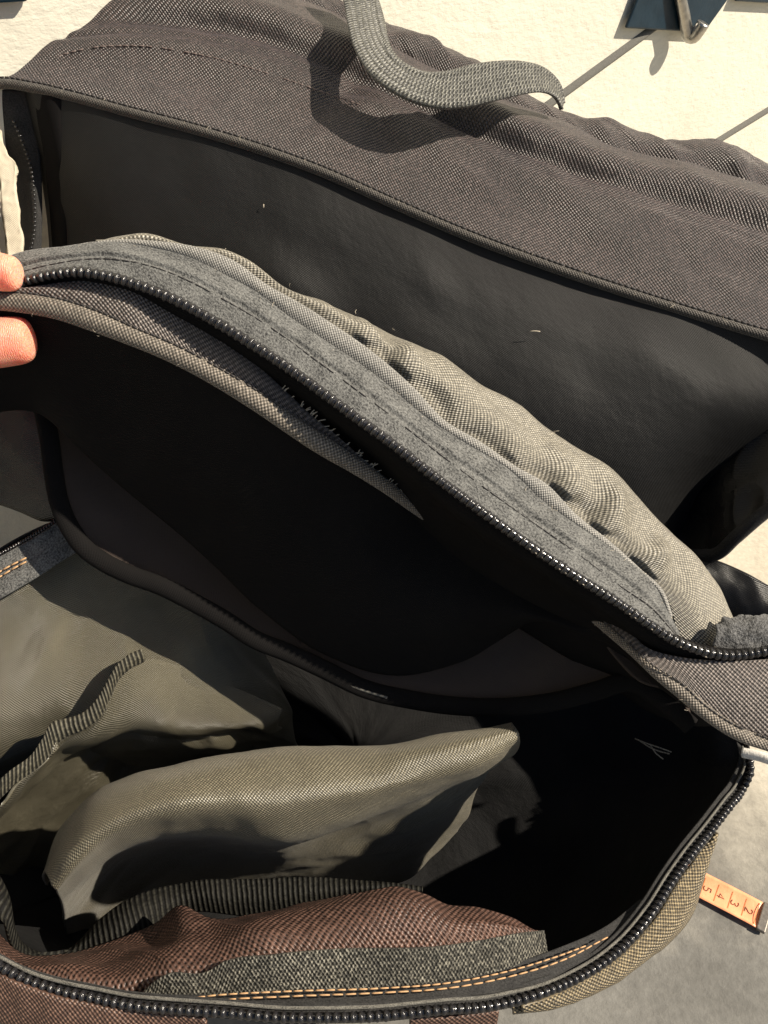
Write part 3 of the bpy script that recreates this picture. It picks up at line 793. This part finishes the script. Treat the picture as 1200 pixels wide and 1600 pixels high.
# left lining, lit through the opening
def olive_disp(U, V, u, v):
    g = .0060 * fbm(u * 16, v * 18) + .0075 * vnoise(u * 13 + 5, v * 15 + 8)
    g += .0075 * (0.5 - np.abs(vnoise(u * 22 + v * 18 + 3, v * 12 - u * 8))) * sstep(.1, .4, V)
    g += .0036 * (0.5 - np.abs(vnoise(u * 50 - v * 30, v * 46 + u * 22 + 9)))
    g += .0007 * (0.5 - np.abs(vnoise(u * 95 + v * 50, v * 90 - u * 42 + 4)))
    return g
own(sheet('side_lining', [[(-140, 930, .44), (-20, 890, .437), (60, 850, .437), (110, 818, .44), (240, 850, .45), (380, 960, .47)],
                          [(-140, 1010, .437), (-20, 985, .434), (80, 960, .438), (200, 960, .445), (330, 1000, .452), (430, 1060, .475)],
                          [(-140, 1110, .428), (-20, 1110, .424), (80, 1090, .430), (200, 1080, .438), (340, 1090, .447), (450, 1120, .485)],
                          [(-140, 1260, .480), (-20, 1270, .490), (80, 1240, .500), (200, 1200, .510), (340, 1190, .515), (470, 1180, .505)]], M['olive'], bag, 200, 80, olive_disp))
own(sheet('zipper_tape', [[(-60, 900, .432), (0, 869, .431), (22, 857, .431), (74, 826, .433), (96, 810, .436)], [(-60, 968, .430), (0, 935, .429), (30, 918, .429), (62, 899, .430), (120, 862, .436)]], M['tape'], bag, 70, 16,
          lambda U, V, u, v: .0008 * fbm(u * 60, v * 60)))
sc_ = smooth_curve(pts([(-60, 897, .4315), (0, 866, .430), (22, 854, .430), (74, 823, .432), (96, 807, .435)]), 80)
raws = []
for i in range(78):
    k = i + 1
    if k % 2:
        q = np.array([sc_[k] - UV_ * .0006, sc_[k], sc_[k] + UV_ * .0012])
        raws.append(tube('', q, .0006, None, None, 5, raw=True))
own(join_raw('zipper_teeth', raws, M['coil'], bag, 'stuff'))
gcv = smooth_curve(pts([(x - 4, y, d - .002) for x, y, d in gb]), 120)
raws = [tube('', np.array([gcv[k] - RV * .0008, gcv[k], gcv[k] + RV * .0008]), .0007, None, None, 5, raw=True) for k in range(20, 118, 3)]
own(join_raw('zipper_teeth', raws, M['coil'], bag, 'stuff'))

def stitches(row, pitch, ln, r, mat, off=.0004):
    c = smooth_curve(pts(row), 900)
    L = length(c)
    n = int(L / pitch)
    s = np.linspace(0, L, 900)
    base = np.linspace(-.5, .5, 5)
    q = np.stack([base * ln, np.zeros(5), r * np.array([-.7, .5, .8, .5, -.7])], 1)
    bmv, bmf = [], []
    for i in range(5):
        for a in range(6):
            w = r * (.75 if i in (0, 4) else 1)
            bmv.append((q[i, 0], w * math.cos(a * math.pi / 3), q[i, 2] + w * math.sin(a * math.pi / 3)))
    for i in range(4):
        for a in range(6):
            bmf.append((i * 6 + a, i * 6 + (a + 1) % 6, i * 6 + 6 + (a + 1) % 6, i * 6 + 6 + a))
    bmf += [tuple(range(5, -1, -1)), tuple(range(24, 30))]
    me = bpy.data.meshes.new('stitch')
    me.from_pydata(bmv, [], bmf)
    me.polygons.foreach_set('use_smooth', [True] * len(me.polygons))
    me.materials.append(mat)
    T, B, N = frames(c)
    for i in range(n):
        k = min(899, int((i + .5) / n * 900))
        o = bpy.data.objects.new('stitch', me)
        COL.objects.link(o)
        o.parent = bag
        o.matrix_parent_inverse = BAG_INV
        t = T[k] + B[k] * random.uniform(-.05, .05)
        p = c[k] + N[k] * off
        o.matrix_basis = Matrix((np.r_[t, 0], np.r_[B[k], 0], np.r_[N[k], 0], np.r_[p, 1])).transposed()
stitches([(-20, 906, .4285), (0, 893, .428), (20, 882, .428), (42, 871, .428)], .0046, .0040, .00045, M['thread'])
stitches([(-20, 913, .4283), (0, 901, .4278), (20, 889, .4278), (42, 877, .4278)], .0046, .0040, .00045, M['thread'])

# elastic-edged side pocket on the left
eb = [(222, 1014, .424), (205, 1020, .421), (185, 1036, .418), (165, 1068, .415), (148, 1096, .413), (128, 1114, .412), (104, 1122, .411), (82, 1128, .409), (66, 1154, .407), (46, 1182, .405), (18, 1202, .402), (-10, 1226, .40), (-60, 1260, .398)]
ee = [(226, 1034, .427), (206, 1044, .422), (188, 1060, .419), (172, 1092, .416), (156, 1122, .414), (132, 1140, .412), (108, 1150, .411), (92, 1160, .410), (74, 1186, .408), (52, 1206, .406), (24, 1226, .404), (-4, 1252, .402), (-60, 1290, .40)]
def rib_disp(U, V, u, v):
    return .0012 * np.sin(np.pi * V)
own(sheet('elastic_band', [eb, ee], M['rib_light'], bag, 300, 12, rib_disp, .0022))
own(sheet('side_pocket', [[(x, y - 3, d + .001) for x, y, d in ee][::-1] + [(280, 1040, .438), (340, 1062, .446), (440, 1106, .458)],
                          [(-60, 1302, .406), (24, 1238, .407), (100, 1162, .413), (185, 1132, .423), (270, 1122, .434), (350, 1128, .442), (436, 1114, .458)],
                          [(-60, 1318, .445), (32, 1256, .450), (112, 1180, .456), (195, 1152, .466), (282, 1148, .476), (358, 1150, .484), (446, 1132, .495)],
                          [(-60, 1430, .50), (40, 1390, .51), (130, 1320, .52), (220, 1250, .525), (300, 1210, .525), (370, 1190, .525), (460, 1180, .53)]], M['olive'], bag, 180, 60,
          lambda U, V, u, v: .006 * fbm(u * 24, v * 20) + .005 * (.5 - np.abs(vnoise(u * 30 + v * 20, v * 34 + 2))) + .003 * np.sin(u * 110 + 4 * fbm(u * 10, v * 10)) * sstep(.1, .4, V)))

# front pocket: rolled lit edge and the slack cloth below it
r0 = [(70, 1370, .412), (92, 1310, .408), (150, 1240, .404), (200, 1215, .402), (275, 1196, .400), (350, 1182, .399), (425, 1173, .399), (500, 1170, .399), (600, 1168, .400), (675, 1157, .402), (750, 1145, .406), (803, 1134, .411)]
r00 = [(x + 6, y + 14, d + .03) for x, y, d in r0]
r1 = [(82, 1375, .390), (112, 1320, .388), (165, 1265, .386), (215, 1243, .385), (280, 1225, .384), (350, 1213, .384), (425, 1207, .384), (500, 1203, .385), (600, 1196, .388), (675, 1184, .389), (750, 1166, .396), (810, 1146, .406)]
r15 = [(85, 1383, .388), (115, 1340, .381), (170, 1290, .378), (223, 1268, .377), (290, 1252, .376), (355, 1248, .376), (428, 1246, .376), (500, 1238, .378), (600, 1220, .383), (677, 1202, .389), (752, 1180, .397), (811, 1152, .407)]
r2 = [(88, 1392, .396), (118, 1362, .392), (175, 1318, .389), (230, 1298, .388), (298, 1288, .387), (360, 1290, .387), (430, 1296, .387), (500, 1280, .389), (600, 1248, .394), (680, 1222, .400), (755, 1195, .407), (812, 1158, .413)]
r3 = [(94, 1410, .430), (135, 1378, .432), (190, 1336, .434), (246, 1318, .436), (312, 1312, .436), (370, 1314, .436), (437, 1318, .436), (510, 1302, .438), (604, 1272, .443), (676, 1250, .449), (728, 1230, .456), (762, 1210, .463)]
r4 = [(106, 1480, .505), (150, 1460, .515), (200, 1430, .52), (255, 1395, .52), (315, 1384, .52), (380, 1382, .52), (450, 1380, .52), (520, 1380, .522), (590, 1380, .526), (640, 1370, .53), (675, 1340, .535), (715, 1300, .54)]
def roll_disp(U, V, u, v):
    g = .0028 * fbm(u * 14, v * 18)
    g += .0030 * np.sin(u * 60 + 1.5 + 3 * fbm(u * 8, v * 6)) * bump1(V, .62, .12)
    g += .0032 * (.5 - np.abs(vnoise(u * 26 + v * 20, v * 30))) * sstep(.42, .6, V)
    g += .0020 * (.5 - np.abs(vnoise(u * 34 + v * 25 + 6, v * 26 - u * 12)))
    g += .0004 * fbm(u * 80, v * 60)
    return g
own(sheet('inner_pocket', [r00, r0, r1, r15, r2, r3, r4], M['roll'], bag, 220, 90, roll_disp))
# lower elastic binding, gathered
e_t = [(-30, 1360, .400), (6, 1405, .398), (28, 1440, .400), (60, 1466, .408), (95, 1470, .416), (150, 1440, .422), (200, 1414, .428), (250, 1385, .432), (300, 1376, .434), (400, 1373, .434), (500, 1370, .434), (600, 1378, .434), (660, 1386, .436)]
e_b = [(-30, 1395, .394), (2, 1440, .390), (24, 1478, .392), (62, 1500, .400), (100, 1498, .408), (156, 1484, .414), (214, 1462, .420), (266, 1434, .426), (314, 1426, .430), (404, 1434, .430), (504, 1414, .430), (600, 1396, .431), (660, 1396, .433)]
def eb_disp(U, V, u, v):
    gather = np.sin(u * 95 + 3 * vnoise(u * 12, 1))
    return .0055 * gather * (1 - sstep(.40, .6, U)) + .0012 * np.sin(np.pi * V) + .002 * vnoise(u * 40, v * 10)
own(sheet('elastic_band', [e_t, [((a[0] + b[0]) / 2, (a[1] + b[1]) / 2, (a[2] + b[2]) / 2 - .002) for a, b in zip(e_t, e_b)], e_b], M['rib'], bag, 420, 18, eb_disp, .002))
# brown mesh pocket
m0 = [(-40, 1420, .392), (40, 1490, .396), (100, 1490, .404), (170, 1470, .408), (240, 1440, .408), (285, 1412, .404), (330, 1430, .404), (400, 1424, .402), (480, 1412, .396), (560, 1396, .388), (620, 1384, .390), (665, 1394, .392), (700, 1414, .394), (750, 1416, .398), (800, 1430, .404), (835, 1452, .41)]
m1 = [(-40, 1450, .376), (40, 1510, .374), (100, 1515, .375), (170, 1505, .384), (240, 1480, .386), (290, 1455, .380), (335, 1460, .378), (405, 1445, .371), (485, 1432, .372), (565, 1416, .374), (625, 1406, .376), (668, 1412, .379), (705, 1428, .383), (755, 1432, .388), (805, 1446, .395), (840, 1462, .402)]
m2 = [(-40, 1490, .362), (40, 1530, .360), (100, 1540, .360), (170, 1544, .359), (245, 1530, .358), (300, 1522, .357), (345, 1508, .357), (410, 1498, .357), (490, 1490, .358), (570, 1486, .360), (630, 1484, .363), (675, 1482, .366), (710, 1476, .370), (760, 1470, .377), (808, 1464, .386), (850, 1458, .397)]
def mesh_disp(U, V, u, v):
    g = .0110 * (0.3 - np.abs(vnoise(u * 24 - v * 16, v * 8 + 2))) * (1 - sstep(.40, .55, U)) * sstep(0.05, .3, V)
    return g + .002 * fbm(u * 30, v * 30)
own(sheet('mesh_pocket', [m0, m1, [((a[0] + b[0]) / 2, (a[1] + b[1]) / 2 - 6, (a[2] + b[2]) / 2 - .002) for a, b in zip(m1, m2)], m2, [(x, y + 22, d - .001) for x, y, d in m2]], M['mesh'], bag, 300, 50, mesh_disp))
# heather tape above the stitching, then the stitched zip tape
t0 = [(225, 1546, .352), (262, 1522, .351), (320, 1519, .351), (350, 1503, .351), (425, 1492, .351), (500, 1485, .352), (600, 1482, .354), (675, 1480, .358), (750, 1470, .365), (800, 1460, .373), (852, 1453, .384)]
t1 = [(222, 1556, .349), (265, 1558, .348), (320, 1558, .347), (352, 1556, .347), (428, 1550, .347), (500, 1547, .348), (600, 1543, .350), (675, 1536, .354), (750, 1524, .360), (802, 1511, .367), (857, 1494, .377)]
def tape2(U, V, u, v):
    return .0016 * np.sin(u * 130 + 2 * vnoise(u * 20, 4)) * (1 - V) * .7 + .0006 * fbm(u * 70, v * 50)
own(sheet('heather_tape', [t0, t1], M['loop_tape'], bag, 240, 22, tape2, .0018))
z0 = [(180, 1552, .351), (260, 1550, .350), (350, 1548, .349), (450, 1542, .349), (600, 1537, .352), (700, 1527, .357), (800, 1505, .368), (880, 1478, .381), (950, 1445, .398), (1000, 1405, .413)]
z1 = [(180, 1566, .343), (260, 1570, .341), (350, 1573, .340), (450, 1578, .340), (600, 1573, .344), (700, 1560, .351), (800, 1546, .360), (890, 1512, .375), (965, 1470, .394), (1020, 1412, .411)]
own(sheet('zipper_tape', [z0, z1], M['tape_dark'], bag, 160, 16, lambda U, V, u, v: .0006 * fbm(u * 60, v * 60)))
stitches([(290, 1561, .3425), (320, 1557, .342), (450, 1549, .342), (600, 1544, .345), (700, 1536, .350), (800, 1516, .360), (875, 1493, .371), (915, 1478, .38)],   .0043, .0036, .00034, M['thread'])
stitches([(330, 1566, .341), (350, 1563, .341), (450, 1557, .341), (600, 1551, .344), (700, 1544, .349), (800, 1525, .3585), (875, 1502, .3695), (950, 1464, .387)], .0052, .0044, .00034, M['thread'])
# loose threads in the dark corner and the pale string end at the zip stop
tc = [smooth_curve(pts(p), 24) for p in ([(992, 1154, .42), (1012, 1162, .416), (1030, 1168, .414), (1049, 1175, .413)], [(1016, 1164, .417), (1024, 1176, .416), (1036, 1186, .416)], [(1000, 1158, .42), (1020, 1170, .416), (1046, 1178, .414)])]
own(join_raw('loose_threads', [tube('', c, .0003, None, None, 6, raw=True) for c in tc], M['zigzag'], bag, 'stuff'))
own(tube('zipper_stop', smooth_curve(pts([(1160, 1176, .470), (1180, 1180, .466), (1200, 1186, .462), (1250, 1210, .455)]), 30), .0028, M['white'], bag, 10))

# --- carry handle on the lid
ha = [(522, -40, .478), (536, 0, .470), (543, 40, .458), (556, 82, .447), (580, 118, .440), (612, 142, .436), (650, 160, .435), (690, 168, .436), (730, 166, .439), (780, 155, .444), (820, 146, .449), (850, 144, .456), (870, 155, .466), (878, 172, .474)]
hb = [(575, -40, .482), (592, 0, .474), (602, 35, .462), (607, 60, .452), (616, 82, .446), (636, 100, .443), (668, 112, .442), (700, 110, .443), (735, 101, .446), (780, 95, .450), (820, 96, .455), (855, 108, .463), (876, 132, .472), (882, 160, .478)]
ct = [((a[0] + b[0]) / 2, (a[1] + b[1]) / 2, (a[2] + b[2]) / 2 - .001) for a, b in zip(ha, hb)]
own(sheet('carry_handle', [ha, ct, hb], M['strap'], bag, 220, 22, lambda U, V, u, v: .0008 * bump1(V, .12, .08) + .0008 * bump1(V, .88, .08), .0022))

# ------------------------------------------------------------------ measuring tape
def gpt(px, py, z):
    d = pt(px, py, 1) - CAM
    return CAM + d * ((z - CAM_H) / d[2])
tp = thing('measuring_tape', 'orange measuring tape blade with printed numbers lying on grey concrete beside the bag', 'measuring tape')
A = gpt(1094, 1405, .0022); Bq = gpt(1182, 1452, .0022); Cq = gpt(1193, 1413, .0022)
ex = Bq - A; ex /= np.linalg.norm(ex)
ey = Cq - Bq; wid = np.linalg.norm(ey); ey -= ex * np.dot(ex, ey); ey /= np.linalg.norm(ey)
Lb = np.linalg.norm(Bq - A)
tp.location = A
V_, F_ = [], []
ns, nw = 40, 10
for i in range(ns + 1):
    s = -.12 + (Lb + .12) * i / ns
    for j in range(nw + 1):
        t = j / nw
        V_.append(A + ex * s + ey * wid * t + np.array([0, 0, .0016 * (2*t - 1)**2 + .0012 * math.sin(s * 60) * .4]))
for i in range(ns):
    for j in range(nw):
        a = i * (nw + 1) + j
        F_.append([a, a + nw + 1, a + nw + 2, a + 1])
bl = link_mesh('blade', V_, F_, M['tape_orange'])
if bl.data.polygons[0].normal.z < 0:
    bl.data.flip_normals()
mm = bl.modifiers.new('thickness', 'SOLIDIFY'); mm.thickness = .0004; mm.offset = -1
adopt(tp, bl)
def on_blade(s, t, dz=.00025):
    return A + ex * s + ey * wid * t + np.array([0, 0, .0016 * (2*t - 1)**2 + .0012 * math.sin(s * 60) * .4 + dz])
def printed(name, pl_, w, mat):
    V2, F2 = [], []
    if len(pl_) > 2 and name == 'centimetre_mark':
        pl_ = [np.array(pl_[0]) * (1 - t) + np.array(pl_[-1]) * t for t in np.linspace(0, 1, 13)]
    pl_ = [np.array(p) for p in pl_]
    for k, p in enumerate(pl_):
        q = pl_[min(k + 1, len(pl_) - 1)] - pl_[max(k - 1, 0)]
        q = q / (np.linalg.norm(q) + 1e-9)
        nn = np.array([-q[1], q[0]]) * w / 2
        V2 += [on_blade(*((p + nn) / np.array([1, wid]))), on_blade(*((p - nn) / np.array([1, wid])))]
    for k in range(len(pl_) - 1):
        F2.append([2*k, 2*k + 1, 2*k + 3, 2*k + 2])
    o = link_mesh(name, V2, F2, mat, smooth=False)
    if o.data.polygons[0].normal.z < 0:
        o.data.flip_normals()
    return adopt(tp, o)
step = Lb / 4.05
for k in range(4):
    s = Lb - .0035 - step * (k + .80)
    printed('centimetre_mark', [(s, wid * .16), (s, wid * .5), (s, wid * .84)], .00055, M['ink_light'])
printed('centimetre_mark', [(Lb - .0028, wid * .08), (Lb - .0028, wid * .92)], .0006, M['ink_light'])
DIG = {2: [(0, .75), (.12, .95), (.5, 1), (.85, .9), (.95, .7), (.8, .5), (.3, .2), (0, 0), (1, 0)],
       3: [(0, .9), (.4, 1), (.85, .9), (.9, .68), (.45, .53), (.9, .38), (.95, .12), (.5, 0), (0, .1)],
       4: [(.72, 0), (.72, 1), (0, .32), (1, .32)],
       5: [(.92, 1), (.12, 1), (.06, .55), (.5, .62), (.92, .45), (.92, .15), (.5, 0), (0, .08)]}
for k, dgt in enumerate((2, 3, 4, 5)):
    s0 = Lb - .0035 - step * (k + .74)
    # figures read with their heads towards the near end of the blade
    hgt, wdt = .0050, .0034
    poly = [(s0 + .0002 + y_ * hgt, wid * .56 - x_ * wdt) for x_, y_ in DIG[dgt]]
    printed('printed_number', poly, .0007, M['ink'])
cl_v = []
for (s, t, z) in [(-.0006, -.04, -.0025), (.0052, -.04, -.0025), (.0052, 1.04, -.0025), (-.0006, 1.04, -.0025)]:
    cl_v.append(on_blade(Lb + s, t, z))
cl_v += [p + np.array([0, 0, .0030]) for p in cl_v]
co = link_mesh('end_clip', cl_v, [[3, 2, 1, 0], [4, 5, 6, 7], [0, 1, 5, 4], [1, 2, 6, 5], [2, 3, 7, 6], [3, 0, 4, 7]], M['clip'], smooth=False)
bv = co.modifiers.new('edge', 'BEVEL'); bv.width = .0006; bv.segments = 2
adopt(tp, co)

# ------------------------------------------------------------------ hand
hand = thing('person', 'bare thumb and fingertip pinching the bound edge of the padded flap', 'person', tuple(pt(-420, 640, .38)))
def skinned(name, chains, mat):
    V3, E3, Rr = [], [], []
    for ch in chains:
        prev = None
        for e in ch:
            if isinstance(e, int):
                prev = e
                continue
            V3.append(tuple(pt(*e[:3]))); Rr.append(e[3])
            if prev is not None:
                E3.append((prev, len(V3) - 1))
            prev = len(V3) - 1
    me = bpy.data.meshes.new(name)
    me.from_pydata(V3, E3, [])
    o = bpy.data.objects.new(name, me)
    COL.objects.link(o)
    sk = o.modifiers.new('skin', 'SKIN')
    sk.use_smooth_shade = True
    for i, r in enumerate(Rr):
        a, b = r if isinstance(r, tuple) else (r, r)
        me.skin_vertices[0].data[i].radius = (a, b)
    me.skin_vertices[0].data[0].use_root = True
    ss = o.modifiers.new('smooth', 'SUBSURF'); ss.levels = 2; ss.render_levels = 3
    me.materials.append(mat)
    return o
# 0 forearm, 1 wrist, 2 palm heel, 3 palm
hobj = skinned('hand', [
    [(-1150, 900, .46, .030), (-880, 790, .42, (.026, .021)), (-720, 720, .40, (.030, .018)), (-560, 640, .39, (.036, .016))],
    [3, (-400, 520, .385, .0125), (-290, 445, .372, .0105), (-150, 408, .358, .0095), (-40, 418, .349, .0088), (16, 428, .3465, .0080), (32, 428, .3462, .0066)],      # index finger
    [2, (-480, 720, .365, .016), (-300, 640, .352, .0125), (-150, 560, .352, .0112), (-30, 538, .357, .0115), (30, 532, .359, .0112), (56, 530, .3595, .0092)],       # thumb
    [3, (-410, 590, .41, .0120), (-270, 500, .405, .0105), (-160, 470, .392, .0095), (-90, 520, .382, .0085)],                              # middle finger
    [3, (-440, 660, .425, .0115), (-310, 590, .42, .0100), (-220, 580, .405, .0090), (-180, 640, .395, .0080)],
    [2, (-520, 760, .425, .0115), (-420, 720, .43, .0095), (-330, 690, .42, .0085), (-290, 740, .41, .0075)],
], M['skin'])
adopt(hand, hobj)
print('teeth', NT1, NT2, 'objects', len(SC.objects))
